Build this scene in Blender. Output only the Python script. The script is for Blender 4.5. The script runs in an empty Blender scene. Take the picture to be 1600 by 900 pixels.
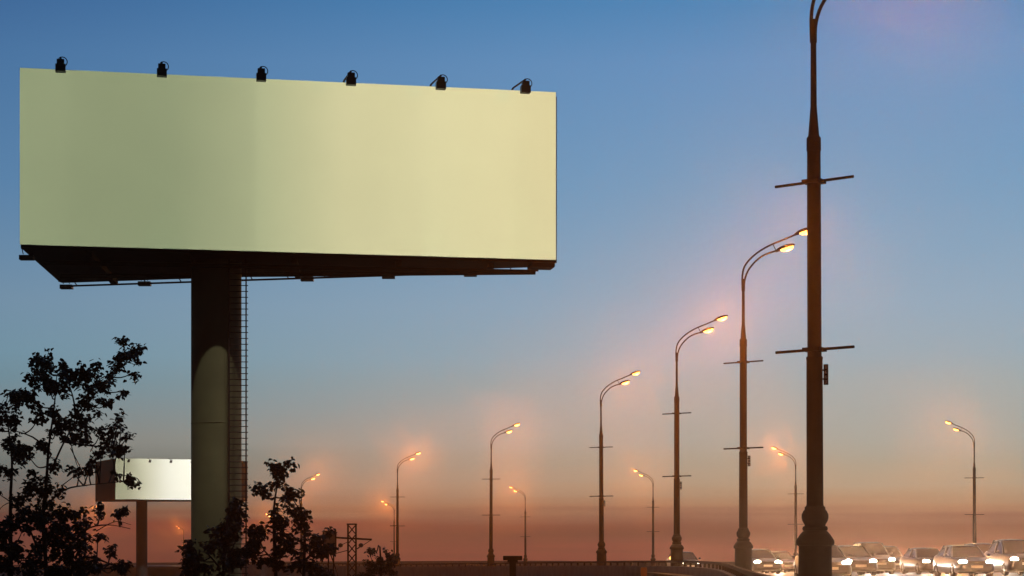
import bpy, math, random
from mathutils import Vector, Matrix
random.seed(7)
R = math.radians
sc = bpy.context.scene
COL = sc.collection

# ------------------------------------------------------------------ camera
F = 3000.0; HY = 862.0; EYE = 1.15          # focal length in photo pixels, horizon row, eye above road level
cam_d = bpy.data.cameras.new('camera'); cam = bpy.data.objects.new('camera', cam_d); COL.objects.link(cam)
cam.location = (0, 0, EYE); cam.rotation_euler = (R(90), 0, 0)
cam_d.sensor_width = 36; cam_d.lens = F / 1600 * 36
cam_d.shift_y = (HY - 450) / 1600
cam_d.clip_start = 0.1; cam_d.clip_end = 20000
sc.camera = cam

def P(px, d, py):
    return Vector(((px - 800) * d / F, d, EYE + (HY - py) * d / F))

# ------------------------------------------------------------------ world (dusk sky)
def lin(h):
    h = h.lstrip('#'); o = []
    for i in (0, 2, 4):
        c = int(h[i:i+2], 16) / 255
        o.append(c / 12.92 if c <= .04045 else ((c + .055) / 1.055) ** 2.4)
    return (*o, 1)

world = bpy.data.worlds.new('World'); sc.world = world; world.use_nodes = True
nt = world.node_tree; nt.nodes.clear()
def N(t, tree=None, **kw):
    n = (tree or nt).nodes.new(t)
    for k, v in kw.items(): setattr(n, k, v)
    return n
def math_node(tree, op, a, b=None, c=None, clamp=False):
    n = tree.nodes.new('ShaderNodeMath'); n.operation = op; n.use_clamp = clamp
    for i, v in enumerate((a, b, c)):
        if v is None: continue
        if isinstance(v, (int, float)): n.inputs[i].default_value = v
        else: tree.links.new(v, n.inputs[i])
    return n.outputs[0]
def sky_ramp(stops, fac):
    r = N('ShaderNodeValToRGB'); cr = r.color_ramp; cr.interpolation = 'B_SPLINE' if False else 'LINEAR'
    els = cr.elements
    while len(els) < len(stops): els.new(.5)
    for e, (p, c) in zip(els, stops):
        e.position = p; e.color = lin(c) if isinstance(c, str) else c
    nt.links.new(fac, r.inputs[0]); return r.outputs[0]
def yf(y): return math.sqrt(max(0, math.sin(math.atan((HY - y) / F))))
SUN_AZ = 25.0; SUN_EL = 0.6                   # where the sun has gone down: ahead and to the right
tc = N('ShaderNodeTexCoord'); sep = N('ShaderNodeSeparateXYZ'); nt.links.new(tc.outputs['Generated'], sep.inputs[0])
mp = N('ShaderNodeMapping'); mp.inputs['Scale'].default_value = (4, 4, 150); nt.links.new(tc.outputs['Generated'], mp.inputs[0])
nz = N('ShaderNodeTexNoise'); nz.inputs['Scale'].default_value = 1.0; nz.inputs['Detail'].default_value = 4; nt.links.new(mp.outputs[0], nz.inputs[0])
M = lambda *a, **k: math_node(nt, *a, **k)
wob = M('MULTIPLY', M('SUBTRACT', nz.outputs[0], .5), .03)
z0 = M('MAXIMUM', sep.outputs[2], 0.0)
win = M('SUBTRACT', 1.0, M('MULTIPLY', z0, 14.0), clamp=True)
zz = M('MAXIMUM', M('ADD', z0, M('MULTIPLY', wob, win)), 0.0)
fac = M('SQRT', zz)
LEFT = [(yf(862), (0.4788, 0.1218, 0.0662, 1)), (yf(845), (0.4198, 0.0749, 0.0527, 1)), (yf(822), (0.2728, 0.0399, 0.0334, 1)), (yf(808), (0.1435, 0.0538, 0.0417, 1)), (yf(795), (0.1458, 0.0976, 0.0706, 1)), (yf(778), (0.1141, 0.0988, 0.0976, 1)), (yf(760), (0.1110, 0.1242, 0.1302, 1)), (yf(725), (0.1307, 0.1672, 0.1670, 1)), (yf(690), (0.2298, 0.2336, 0.2203, 1)), (yf(600), (0.1373, 0.2618, 0.3342, 1)), (yf(560), (0.1499, 0.2886, 0.3855, 1)), (yf(480), (0.1566, 0.2756, 0.3987, 1)), (yf(300), (0.0857, 0.2112, 0.3987, 1)), (yf(100), (0.0540, 0.1582, 0.3436, 1)), (yf(0), (0.0376, 0.1172, 0.2927, 1)), (.75, '#2b4a70'), (1, '#1a2d48')]
RIGHT = [(yf(862), (0.6264, 0.1456, 0.1010, 1)), (yf(845), (0.2621, 0.0834, 0.0538, 1)), (yf(822), (0.2364, 0.0821, 0.0536, 1)), (yf(808), (0.3196, 0.1584, 0.1055, 1)), (yf(795), (0.4569, 0.2731, 0.1596, 1)), (yf(778), (0.4411, 0.3168, 0.2031, 1)), (yf(760), (0.4524, 0.3825, 0.2657, 1)), (yf(725), (0.3803, 0.3929, 0.3142, 1)), (yf(690), (0.3598, 0.4168, 0.3779, 1)), (yf(600), (0.3274, 0.4229, 0.4422, 1)), (yf(560), (0.2894, 0.4220, 0.4954, 1)), (yf(480), (0.2630, 0.4116, 0.5386, 1)), (yf(300), (0.1732, 0.3509, 0.5448, 1)), (yf(100), (0.1280, 0.2966, 0.5406, 1)), (yf(0), (0.0694, 0.2458, 0.4939, 1)), (.75, '#36587f'), (1, '#1e3350')]
cl = sky_ramp(LEFT, fac); cr_ = sky_ramp(RIGHT, fac)
# azimuth: cosine of the angle to the sunset point
hyp = M('SQRT', M('ADD', M('MULTIPLY', sep.outputs[0], sep.outputs[0]), M('MULTIPLY', sep.outputs[1], sep.outputs[1])))
hyp = M('MAXIMUM', hyp, .001)
ca = M('DIVIDE', M('ADD', M('MULTIPLY', sep.outputs[0], math.sin(R(SUN_AZ))), M('MULTIPLY', sep.outputs[1], math.cos(R(SUN_AZ)))), hyp)
def maprange(v, a, b, c, d, t='SMOOTHSTEP'):
    n = N('ShaderNodeMapRange'); n.interpolation_type = t
    for i, x in zip((1, 2, 3, 4), (a, b, c, d)): n.inputs[i].default_value = x
    nt.links.new(v, n.inputs[0]); return n.outputs[0]
mix = N('ShaderNodeMix', data_type='RGBA'); nt.links.new(maprange(ca, .70, .995, 0, 1), mix.inputs[0])
nt.links.new(cl, mix.inputs[6]); nt.links.new(cr_, mix.inputs[7])
east = maprange(ca, -.6, .75, .06, 1)
mul = N('ShaderNodeVectorMath', operation='SCALE'); nt.links.new(mix.outputs[2], mul.inputs[0]); nt.links.new(east, mul.inputs['Scale'])
sky = N('ShaderNodeTexSky', sky_type='NISHITA'); sky.sun_disc = False
sky.sun_elevation = R(SUN_EL); sky.sun_rotation = R(SUN_AZ); sky.air_density = 1.5; sky.dust_density = 3
bg1 = N('ShaderNodeBackground'); bg1.inputs[1].default_value = 0.008; nt.links.new(sky.outputs[0], bg1.inputs[0])
bg2 = N('ShaderNodeBackground'); bg2.inputs[1].default_value = 0.98; nt.links.new(mul.outputs[0], bg2.inputs[0])
add = N('ShaderNodeAddShader'); nt.links.new(bg1.outputs[0], add.inputs[0]); nt.links.new(bg2.outputs[0], add.inputs[1])
wo = N('ShaderNodeOutputWorld'); nt.links.new(add.outputs[0], wo.inputs[0])

# last glow of the sun
sd = bpy.data.lights.new('sun', 'SUN'); sd.energy = 0.03; sd.angle = R(12); sd.color = (1, .55, .32)
sun = bpy.data.objects.new('sun', sd); COL.objects.link(sun)
sv = Vector((math.sin(R(SUN_AZ)) * math.cos(R(SUN_EL)), math.cos(R(SUN_AZ)) * math.cos(R(SUN_EL)), math.sin(R(SUN_EL))))
sun.rotation_euler = sv.to_track_quat('Z', 'Y').to_euler()

sc.view_settings.view_transform = 'Standard'; sc.view_settings.look = 'None'
sc.view_settings.exposure = 0; sc.view_settings.gamma = 1
sc.cycles.use_denoising = True
sc.cycles.max_bounces = 6; sc.cycles.volume_bounces = 0; sc.cycles.sample_clamp_indirect = 3; sc.cycles.sample_clamp_direct = 120; sc.cycles.use_adaptive_sampling = False

# ------------------------------------------------------------------ materials
MATS = {}
def mat(name, col, rough=.6, metal=0.0, var=.15, scale=6.0, bump=0.0, spec=.4, detail=5):
    if name in MATS: return MATS[name]
    m = bpy.data.materials.new(name); m.use_nodes = True; t = m.node_tree; b = t.nodes['Principled BSDF']
    b.inputs['Roughness'].default_value = rough; b.inputs['Metallic'].default_value = metal
    b.inputs['Specular IOR Level'].default_value = spec
    co = t.nodes.new('ShaderNodeTexCoord'); n = t.nodes.new('ShaderNodeTexNoise')
    n.inputs['Scale'].default_value = scale; n.inputs['Detail'].default_value = detail
    t.links.new(co.outputs['Object'], n.inputs['Vector'])
    r = t.nodes.new('ShaderNodeValToRGB')
    r.color_ramp.elements[0].position = .3; r.color_ramp.elements[1].position = .7
    r.color_ramp.elements[0].color = (*[c * (1 - var) for c in col], 1); r.color_ramp.elements[1].color = (*[min(1, c * (1 + var)) for c in col], 1)
    t.links.new(n.outputs[0], r.inputs[0]); t.links.new(r.outputs[0], b.inputs['Base Color'])
    if bump:
        bp = t.nodes.new('ShaderNodeBump'); bp.inputs['Strength'].default_value = bump; bp.inputs['Distance'].default_value = .02
        t.links.new(n.outputs[0], bp.inputs['Height']); t.links.new(bp.outputs[0], b.inputs['Normal'])
    MATS[name] = m; return m
def emit(name, col, strength):
    if name in MATS: return MATS[name]
    m = bpy.data.materials.new(name); m.use_nodes = True; t = m.node_tree; b = t.nodes['Principled BSDF']
    b.inputs['Base Color'].default_value = (.6, .6, .6, 1)
    b.inputs['Emission Color'].default_value = (*col, 1); b.inputs['Emission Strength'].default_value = strength
    m.cycles.emission_sampling = 'NONE'        # the bulbs and beams below carry the light
    MATS[name] = m; return m
VINYL2 = mat('vinyl_white', (.80, .80, .70), .7, var=.01)
COL2 = mat('column_grey', (.02, .02, .022), .8, var=.2)
VINYL = mat('vinyl', (.72, .745, .445), .7, var=.012, scale=.7)
STEEL = mat('dark_steel', (.013, .0045, .0038), .85, var=.3, scale=3, bump=.1, spec=.15)
COLPAINT = mat('column_paint', (.105, .086, .036), .85, var=.14, scale=1.2, bump=.05)
POSTP = mat('lamp_post_paint', (.010, .0035, .003), .85, var=.25, scale=4, bump=.1, spec=.15)
GALV = mat('galvanised', (.10, .075, .06), .5, metal=.3, var=.2, scale=5)
BLACK = mat('black_plastic', (.012, .011, .011), .5, var=.1)
WHITEP = mat('plate_white', (.7, .7, .68), .6, var=.05)
CONC = mat('dark_concrete', (.09, .085, .085), .85, var=.25, scale=1.5, bump=.4)
ASPH = mat('asphalt', (.045, .044, .045), .38, var=.25, scale=.6, bump=.15)
PAVE = mat('pavement', (.12, .11, .10), .8, var=.2, scale=2, bump=.3)
LINEP = mat('line_paint', (.55, .55, .52), .6, var=.2, scale=3)
SOIL = mat('soil', (.05, .042, .03), .95, var=.4, scale=.3, bump=.5)
BARK = mat('bark', (.045, .032, .024), .9, var=.3, scale=12, bump=.5)
LEAF = mat('leaf', (.042, .036, .016), .6, var=.35, scale=8)
LEAFD = mat('leaf_dusty', (.05, .05, .025), .6, var=.35, scale=8)
TYRE = mat('tyre', (.015, .015, .015), .85, var=.2)
RIM = mat('rim', (.4, .4, .42), .35, metal=.8, var=.1)
GLASS = mat('car_glass', (.01, .012, .015), .08, var=.05, spec=.6)
SODIUM = emit('sodium_lens', (1, .36, .07), 6)
HEADL = emit('headlight_lens', (1, .86, .66), 30)
TAILL = emit('tail_lens', (1, .05, .02), 6)
FLOODL = emit('flood_lens', (1, .95, .75), 8)
SIGNP = mat('orange_plate', (.6, .2, .05), .5, var=.1)
SIGNB = mat('board_grey', (.16, .11, .10), .7, var=.15)

# ------------------------------------------------------------------ mesh helpers
class MB:
    def __init__(s): s.v = []; s.f = []; s.smooth = []
    def add(s, vs, fs, sm=False):
        o = len(s.v); s.v += [tuple(v) for v in vs]; s.f += [tuple(i + o for i in f) for f in fs]; s.smooth += [sm] * len(fs); return s
    def box(s, c, size, rot=None):
        hx, hy, hz = [x / 2 for x in size]; c = Vector(c)
        vs = [Vector((x, y, z)) for x in (-hx, hx) for y in (-hy, hy) for z in (-hz, hz)]
        if rot is not None: vs = [rot @ v for v in vs]
        return s.add([c + v for v in vs], [(0, 1, 3, 2), (4, 6, 7, 5), (0, 4, 5, 1), (2, 3, 7, 6), (0, 2, 6, 4), (1, 5, 7, 3)])
    def tube(s, pts, rad, n=8, sm=True, cap=True):
        pts = [Vector(p) for p in pts]; m = len(pts)
        if isinstance(rad, (int, float)): rad = [rad] * m
        vs = []; prev = None
        for i, p in enumerate(pts):
            d = (pts[min(i + 1, m - 1)] - pts[max(i - 1, 0)]).normalized()
            if prev is None:
                u = d.orthogonal().normalized()
            else:
                u = (prev - d * prev.dot(d))
                u = u.normalized() if u.length > 1e-6 else d.orthogonal().normalized()
            prev = u; w = d.cross(u)
            for k in range(n):
                a = 2 * math.pi * k / n; vs.append(p + (u * math.cos(a) + w * math.sin(a)) * rad[i])
        fs = []
        for i in range(m - 1):
            for k in range(n):
                k2 = (k + 1) % n; fs.append((i*n+k, i*n+k2, (i+1)*n+k2, (i+1)*n+k))
        s.add(vs, fs, sm)
        if cap: s.add(vs[:n], [tuple(range(n - 1, -1, -1))]); s.add(vs[-n:], [tuple(range(n))])
        return s
    def lathe(s, prof, n=20, c=(0, 0, 0), sm=True, phase=0):
        c = Vector(c); vs = []
        for r, z in prof:
            for k in range(n):
                a = 2 * math.pi * k / n + phase; vs.append(c + Vector((r * math.cos(a), r * math.sin(a), z)))
        fs = []
        for i in range(len(prof) - 1):
            for k in range(n):
                k2 = (k + 1) % n; fs.append((i*n+k, i*n+k2, (i+1)*n+k2, (i+1)*n+k))
        s.add(vs, fs, sm); s.add(vs[:n], [tuple(range(n - 1, -1, -1))]); s.add(vs[-n:], [tuple(range(n))]); return s
    def ell(s, c, r, n=10, m=6, z0=-1, z1=1, rot=None):
        c = Vector(c); vs = []
        for i in range(m + 1):
            zz_ = z0 + (z1 - z0) * i / m; a = math.asin(max(-1, min(1, zz_))); q = math.cos(a)
            q = max(q, .02)
            for k in range(n):
                t = 2 * math.pi * k / n; v = Vector((r[0]*q*math.cos(t), r[1]*q*math.sin(t), r[2]*math.sin(a)))
                if rot is not None: v = rot @ v
                vs.append(c + v)
        fs = [(i*n+k, i*n+(k+1) % n, (i+1)*n+(k+1) % n, (i+1)*n+k) for i in range(m) for k in range(n)]
        s.add(vs, fs, True); s.add(vs[:n], [tuple(range(n - 1, -1, -1))]); s.add(vs[-n:], [tuple(range(n))]); return s
    def mesh(s, name, m):
        me = bpy.data.meshes.new(name); me.from_pydata(s.v, [], s.f); me.polygons.foreach_set('use_smooth', s.smooth)
        me.materials.append(m); me.update(); return me
    def build(s, name, m, parent=None):
        o = bpy.data.objects.new(name, s.mesh(name, m)); COL.objects.link(o)
        if parent is not None: o.parent = parent
        return o
def link(name, me, parent, loc=(0, 0, 0), rot=None):
    o = bpy.data.objects.new(name, me); COL.objects.link(o); o.parent = parent; o.location = loc
    if rot is not None: o.rotation_euler = rot
    return o
def tag(o, label=None, cat=None, group=None, kind=None):
    for k, v in (('label', label), ('category', cat), ('group', group), ('kind', kind)):
        if v: o[k] = v
    return o
def thing(name, label, cat, loc=(0, 0, 0), rz=0, group=None):
    o = bpy.data.objects.new(name, None); COL.objects.link(o); o.location = loc; o.rotation_euler = (0, 0, rz)
    o.empty_display_size = .3
    return tag(o, label, cat, group)
def copy_tree(o, parent=None):
    c = o.copy(); COL.objects.link(c); c.parent = parent
    for ch in o.children: copy_tree(ch, c)
    return c
def lerp_tab(tab, x):
    if x <= tab[0][0]: return tab[0][1]
    for (a, b), (c, d) in zip(tab, tab[1:]):
        if x <= c: return b + (d - b) * (x - a) / (c - a)
    (a, b), (c, d) = tab[-2:]
    return d + (d - b) * (x - c) / (c - a)
def smooth_tab(tab, x, w):
    return sum(lerp_tab(tab, x + w * k / 4) for k in range(-4, 5)) / 9

# ------------------------------------------------------------------ road layout (depth d -> X), road level
LROW = [(0, 1.5), (34.5, 5.45), (67, 8.1), (92, 7.95), (118, 5.5), (161, -1.8), (200, -11.9), (250, -27), (410, -91), (900, -300)]
RROW = [(0, 47), (100, 45), (158, 38), (191, 28.2), (238, 17.5), (294, 2.06), (362, -22.2), (455, -56), (600, -102.6), (800, -175), (900, -214)]
def drop(d): return lerp_tab([(0, 0), (95, 0), (160, .55), (200, .95), (250, 1.15), (300, 1.3), (400, 1.9), (500, 2.5), (670, 3.7), (900, 5.7)], d)
def xl(d): return smooth_tab(LROW, d, 14)
def xr(d): return smooth_tab(RROW, d, 20)
DS = [-40 + i * 4 for i in range(60)] + [200 + i * 10 for i in range(70)]
def ribbon(name, m, x0, x1, dz, parent=None, ds=DS, kind='structure', nx=1):
    b = MB(); vs = []
    for d in ds:
        a, c = x0(d), x1(d)
        for k in range(nx + 1): vs.append((a + (c - a) * k / nx, d, -drop(d) + dz))
    w = nx + 1
    b.add(vs, [(i*w+k, i*w+k+1, (i+1)*w+k+1, (i+1)*w+k) for i in range(len(ds) - 1) for k in range(nx)], True)
    o = b.build(name, m, parent)
    if parent is None: tag(o, kind=kind)
    return o
KE = 1.0
road = ribbon('road', ASPH, lambda d: xl(d) + KE, lambda d: xr(d) - KE, 0, nx=6)
ribbon('pavement', PAVE, lambda d: xl(d) - 1.0, lambda d: xl(d) + KE - .004, .14)
kb = MB()
def strip_wall(b, xf, ds, z0, z1, w):
    vs = []
    for d in ds:
        x = xf(d); zr = -drop(d)
        vs += [(x - w / 2, d, zr + z0), (x + w / 2, d, zr + z0), (x + w / 2, d, zr + z1), (x - w / 2, d, zr + z1)]
    fs = []
    for i in range(len(ds) - 1):
        for k in range(4):
            k2 = (k + 1) % 4; fs.append((i*4+k, i*4+k2, (i+1)*4+k2, (i+1)*4+k))
    n = len(ds) - 1
    fs += [(3, 2, 1, 0), (n*4, n*4+1, n*4+2, n*4+3)]
    b.add(vs, fs)
strip_wall(kb, lambda d: xl(d) + KE + .075, DS, -.1, .147, .15)
tag(kb.build('kerb', PAVE), kind='structure')
kb = MB(); strip_wall(kb, lambda d: xr(d) - KE + 0.1, DS, -.1, .15, .18); tag(kb.build('kerb', PAVE), kind='structure')
ribbon('verge', SOIL, lambda d: xr(d) - KE + .2, lambda d: xr(d) + 14, .1)
# painted lines: continuous edge lines, broken lane lines
ribbon('edge_line', LINEP, lambda d: xl(d) + KE + .5, lambda d: xl(d) + KE + .65, .004, road)
ribbon('edge_line', LINEP, lambda d: xr(d) - KE - .65, lambda d: xr(d) - KE - .5, .004, road)
NL = 10
for ln in range(1, NL):
    for k in range(14):
        d0 = 52 + k * 12 + (ln % 3); t = ln / NL
        dd = [d0, d0 + 2, d0 + 4]
        fx = lambda d: xl(d) + KE + .6 + (xr(d) - xl(d) - 2 * KE - 1.2) * t
        ribbon('lane_dash', LINEP, lambda d: fx(d) - .07, lambda d: fx(d) + .07, .004, road, ds=dd)

# terrain: one sheet, an embankment shoulder near the camera falling away to a lower plain
def ground_z(x, y):
    t = max(0, min(1, (y - 30) / 22)); t = t * t * (3 - 2 * t)
    h = -.5 - 4.0 * t - max(0, y - 150) * .0133 - max(0, -x - 60) * .004 * t
    q = math.sin(x * .13 + 1) * math.cos(y * .11) * .12 + math.sin(x * .031) * math.sin(y * .027 + 2) * .3 * t
    h += q
    yy = min(max(y, -60), 930); a, c = xl(yy), xr(yy)                  # the road runs on a bank
    out = max(a - .9 - x, x - c - 12, 0) + max(0, y - 930, -60 - y) 
    top = -drop(yy) - .35
    if out <= 0: return top
    if x < a and y < 420: return min(h, top)                           # the parapet wall holds this side up
    return max(h, top - out * .5) if h < top else min(h, top + out * .2)
gx = [-3000, -1500, -900, -600, -450] + [-400 + i * 10 for i in range(31)] + [-95 + i * 2.5 for i in range(59)] + [60, 80, 110, 160, 240, 400, 700, 1400, 3000]
gy = [-200, -100, -50] + [-30 + i * 3 for i in range(80)] + [210 + i * 12 for i in range(62)] + [970, 1100, 1500, 2200, 3200]
b = MB(); vs = [(x, y, ground_z(x, y)) for y in gy for x in gx]
w = len(gx)
b.add(vs, [(j*w+i, j*w+i+1, (j+1)*w+i+1, (j+1)*w+i) for j in range(len(gy) - 1) for i in range(w - 1)], True)
tag(b.build('ground', SOIL), kind='structure')

# ------------------------------------------------------------------ parapet with handrail along the outer edge
RAILT = [(20, 3.6), (34, 4.55), (45, 5.45), (60, 6.95), (75, 7.95), (90, 7.72), (111, 5.2), (150, -1.65), (178, -10.6 + .2), (200, -17), (235, -28), (300, -52), (400, -92)]
def rx(d): return smooth_tab(RAILT, d, 8)
RZT = [(20, .72), (60, .72), (75, .775), (90, .74), (111, .61), (150, .28), (178, .02), (235, -.2), (400, -.55)]
def rz(d): return smooth_tab(RZT, d, 6)
par = thing('bridge_parapet', 'dark curved road parapet with slim handrail sweeping behind the bushes', 'parapet')
pds = [20 + i * 2.0 for i in range(70)] + [160 + i * 6 for i in range(19)]
b = MB(); vs = []
prof = [(-.18, -5.6), (.18, -5.6), (.18, -.26), (-.18, -.26)]
path = [Vector((rx(d), d, rz(d))) for d in pds]
def frame(i):
    t = path[min(i + 1, len(path) - 1)] - path[max(i - 1, 0)]; t.z = 0; t.normalize(); return Vector((t.y, -t.x, 0))
for i, p in enumerate(path):
    n_ = frame(i); vs += [p + n_ * a + Vector((0, 0, z)) for a, z in prof]
b.add(vs, [(i*4+k, i*4+(k+1) % 4, (i+1)*4+(k+1) % 4, (i+1)*4+k) for i in range(len(path) - 1) for k in range(4)])
b.build('wall', CONC, par)
b = MB(); vs = []
prof2 = [(-.05, -.10), (.05, -.10), (.05, 0), (-.05, 0)]
for i, p in enumerate(path):
    n_ = frame(i); vs += [p + n_ * a + Vector((0, 0, z)) for a, z in prof2]
b.add(vs, [(i*4+k, i*4+(k+1) % 4, (i+1)*4+(k+1) % 4, (i+1)*4+k) for i in range(len(path) - 1) for k in range(4)])
b.build('handrail', POSTP, par)
pm = MB().box((0, 0, -.18), (.09, .09, .168)).mesh('rail_post', POSTP)
acc = 0
for i in range(1, len(path)):
    seg = (path[i] - path[i - 1]).length; k = 2.0 - acc
    while k <= seg:
        q = path[i - 1].lerp(path[i], k / seg); t = path[i] - path[i - 1]
        link('rail_post', pm, par, q, (0, 0, math.atan2(t.y, t.x))); k += 2.0
    acc = (acc + seg) % 2.0

# far side barrier beyond the right lamp row
fb = thing('roadside_barrier', 'low grey concrete barrier along the far edge of the highway', 'barrier')
b = MB(); strip_wall(b, lambda d: xr(d) + 1.2, DS, -.2, .95, .3); b.build('wall', CONC, fb)
b = MB(); strip_wall(b, lambda d: xr(d) + 1.2, DS, .95, 1.03, .4); b.build('coping', CONC, fb)

# ------------------------------------------------------------------ lamp posts
def bez(pts, n=12):
    # Catmull-Rom through the points
    pts = [Vector(p) for p in pts]; out = []
    for i in range(len(pts) - 1):
        p0 = pts[max(i - 1, 0)]; p1 = pts[i]; p2 = pts[i + 1]; p3 = pts[min(i + 2, len(pts) - 1)]
        for k in range(4):
            t = k / 4; out.append(.5 * ((2*p1) + (p2-p0)*t + (2*p0-5*p1+4*p2-p3)*t*t + (3*p1-p0-3*p2+p3)*t**3))
    out.append(pts[-1]); return out
def V2(x, z): return (x, 0, z)
PL = {}
b = MB(); b.lathe([(.33, 0), (.33, .08), (.31, .12), (.30, .9), (.295, 1.24), (.31, 1.26), (.335, 1.27), (.345, 1.31), (.335, 1.36), (.27, 1.46), (.215, 1.52)], 32, sm=False)
PL['plinth'] = b.mesh('plinth', POSTP)
b = MB(); b.lathe([(.18, 1.515), (.218, 1.53), (.228, 1.565), (.218, 1.60), (.185, 1.615), (.19, 1.64), (.225, 1.70), (.24, 1.76), (.238, 1.82), (.21, 1.88), (.185, 1.91), (.185, 1.95), (.16, 1.97), (.15, 2.0)], 32, sm=False)
PL['moulding'] = b.mesh('moulding', POSTP)
b = MB(); b.lathe([(.152, 1.98), (.146, 4.60), (.150, 4.605), (.150, 4.65), (.128, 4.66), (.126, 7.0), (.122, 8.30), (.122, 8.36)], 20)
PL['shaft'] = b.mesh('shaft', POSTP)
b = MB(); b.lathe([(.128, 8.35), (.132, 8.37), (.130, 8.58), (.118, 8.60), (.10, 8.62), (.058, 9.15), (.056, 9.3)], 18)
PL['collar'] = b.mesh('collar', POSTP)
b = MB(); b.tube([(0, 0, 9.28), (0, 0, 10.72)], [.056, .05], 12)
PL['mast'] = b.mesh('mast', POSTP)
UP = [V2(-.03, 10.3), V2(-.03, 10.85), V2(.08, 11.22), V2(.41, 11.57), V2(.88, 11.86), V2(1.42, 12.08), V2(1.88, 12.27)]
LO = [V2(.03, 10.3), V2(.05, 10.68), V2(.20, 11.06), V2(.53, 11.42), V2(.86, 11.60), V2(1.22, 11.70)]
PL['arm_u'] = MB().tube(bez(UP), .033, 8).mesh('arm', POSTP)
PL['arm_l'] = MB().tube(bez(LO), .033, 8).mesh('arm', POSTP)
PL['strut'] = MB().tube([V2(1.03, 11.92), V2(1.14, 11.69)], .016, 6).mesh('strut', POSTP)
tilt = Matrix.Rotation(R(-17), 3, 'Y')
b = MB(); b.ell((.27, 0, .02), (.34, .14, .10), 14, 6, -.25, 1); b.tube([(-.10, 0, 0), (.05, 0, .01)], [.045, .06], 10)
PL['housing'] = b.mesh('lamp_head', POSTP)
b = MB(); b.ell((.31, 0, -.005), (.24, .13, .13), 12, 4, -1, 0)
PL['lens'] = b.mesh('lens', SODIUM)
BULB = bpy.data.lights.new('bulb', 'POINT'); BULB.energy = 2400; BULB.color = (1, .38, .06); BULB.shadow_soft_size = .0
BULB.use_nodes = True
_t = BULB.node_tree; _c = _t.nodes.new('ShaderNodeTexCoord'); _s = _t.nodes.new('ShaderNodeSeparateXYZ'); _t.links.new(_c.outputs['Normal'], _s.inputs[0])
_m = _t.nodes.new('ShaderNodeMapRange'); _m.interpolation_type = 'SMOOTHSTEP'          # the reflector throws its light over the road, little back at the pole
for _i, _v in zip((1, 2, 3, 4), (-.7, -.05, .0, 1)): _m.inputs[_i].default_value = _v
_t.links.new(_s.outputs[0], _m.inputs[0]); _t.links.new(_m.outputs[0], _t.nodes['Emission'].inputs['Strength'])
BAR = .79
PL['bar'] = MB().tube([(-BAR, 0, 0), (BAR, 0, 0)], .026, 8).box((0, 0, 0), (.34, .30, .07)).mesh('banner_bar', POSTP)
def text_mesh(txt, size, m):
    cu = bpy.data.curves.new('txt', 'FONT'); cu.body = txt; cu.size = size; cu.align_x = 'CENTER'; cu.align_y = 'CENTER'; cu.extrude = .002; cu.resolution_u = 3
    o = bpy.data.objects.new('txt', cu); COL.objects.link(o)
    me = bpy.data.meshes.new_from_object(o); bpy.data.objects.remove(o)
    me.materials.clear(); me.materials.append(m); return me
DIG = {c: text_mesh(c, .085, WHITEP) for c in '163'}
PLATE = MB().box((0, 0, 0), (.085, .02, .37)).mesh('number_plate', BLACK)
ROWG = 'lamp posts along the near side of the road'; FARG = 'lamp posts along the far side of the road'
def lamp_post(px, d, side, label, group, bar_yaw=30, arm_yaw=6, plate=False, base=.14, heads=True, bars=True):
    X = (px - 800) * d / F
    t = thing('lamp_post', label, 'lamp post', (X, d, -drop(d) + base - .14), 0, group)
    t.rotation_euler = (R(random.uniform(-.35, .35)), R(random.uniform(-.25, .25)), R(random.uniform(-2, 2)))
    for k in ('plinth', 'moulding', 'shaft', 'collar', 'mast'): link(k, PL[k], t)
    rot = (0, 0, R(-arm_yaw)) if side > 0 else (0, 0, R(180 + arm_yaw))
    for a, e in (('arm_u', UP), ('arm_l', LO)):
        link('arm', PL[a], t, (0, 0, 0), rot)
    link('strut', PL['strut'], t, (0, 0, 0), rot)
    RZ = Matrix.Rotation(rot[2], 4, 'Z')
    for e in (UP, LO):
        h = link('lamp_head', PL['housing'], t)
        h.matrix_local = RZ @ Matrix.Translation(Vector(e[-1])) @ Matrix.Rotation(R(-17), 4, 'Y')
        link('lens', PL['lens'], h); link('bulb', BULB, h, (.31, 0, -.17))
    if bars:
        for z in (4.78, 7.80):
            link('banner_bar', PL['bar'], t, (0, 0, z), (0, 0, R(-bar_yaw)))
    if plate:
        p = link('number_plate', PLATE, t, (.20, -.03, 4.33), (0, 0, R(-8)))
        for i, c in enumerate('1663'):
            g = link('digit', DIG[c], p, (0, -.013, .13 - i * .087), (R(90), 0, 0))
        b_ = link('bracket', PL['brk'], t, (0, 0, 0))
    return t
b = MB(); b.box((.14, -.03, 4.25), (.06, .02, .03)); b.box((.14, -.03, 4.41), (.06, .02, .03)); PL['brk'] = b.mesh('bracket', POSTP)
L_ = [(1274, 34.5, 38, 'tallest nearest lamp post at right, its lamps above the frame'),
      (1161.5, 67.3, 36, 'second tallest lamp post, just left of the nearest post'),
      (1057.5, 92.3, 33, 'third near-side lamp post from the right, behind the parapet bend'),
      (940, 118.6, 25, 'fourth near-side lamp post from the right, right of the big billboard'),
      (767, 161, 15, 'lamp post rising beside the T-shaped pedestal, lamps pointing right'),
      (621, 200, 12, 'lamp post with right-pointing lamps rising behind the small low bush'),
      (471, 250, 10, 'slim lamp post with right-pointing lamps behind the bush right of the column'),
      (134, 410, 10, 'faint small lamp post behind the left tree, lamps under the far billboard')]
for i, (px, d, by, lb) in enumerate(L_):
    lamp_post(px, d, 1, lb, ROWG, by, plate=(i < 4))
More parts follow.
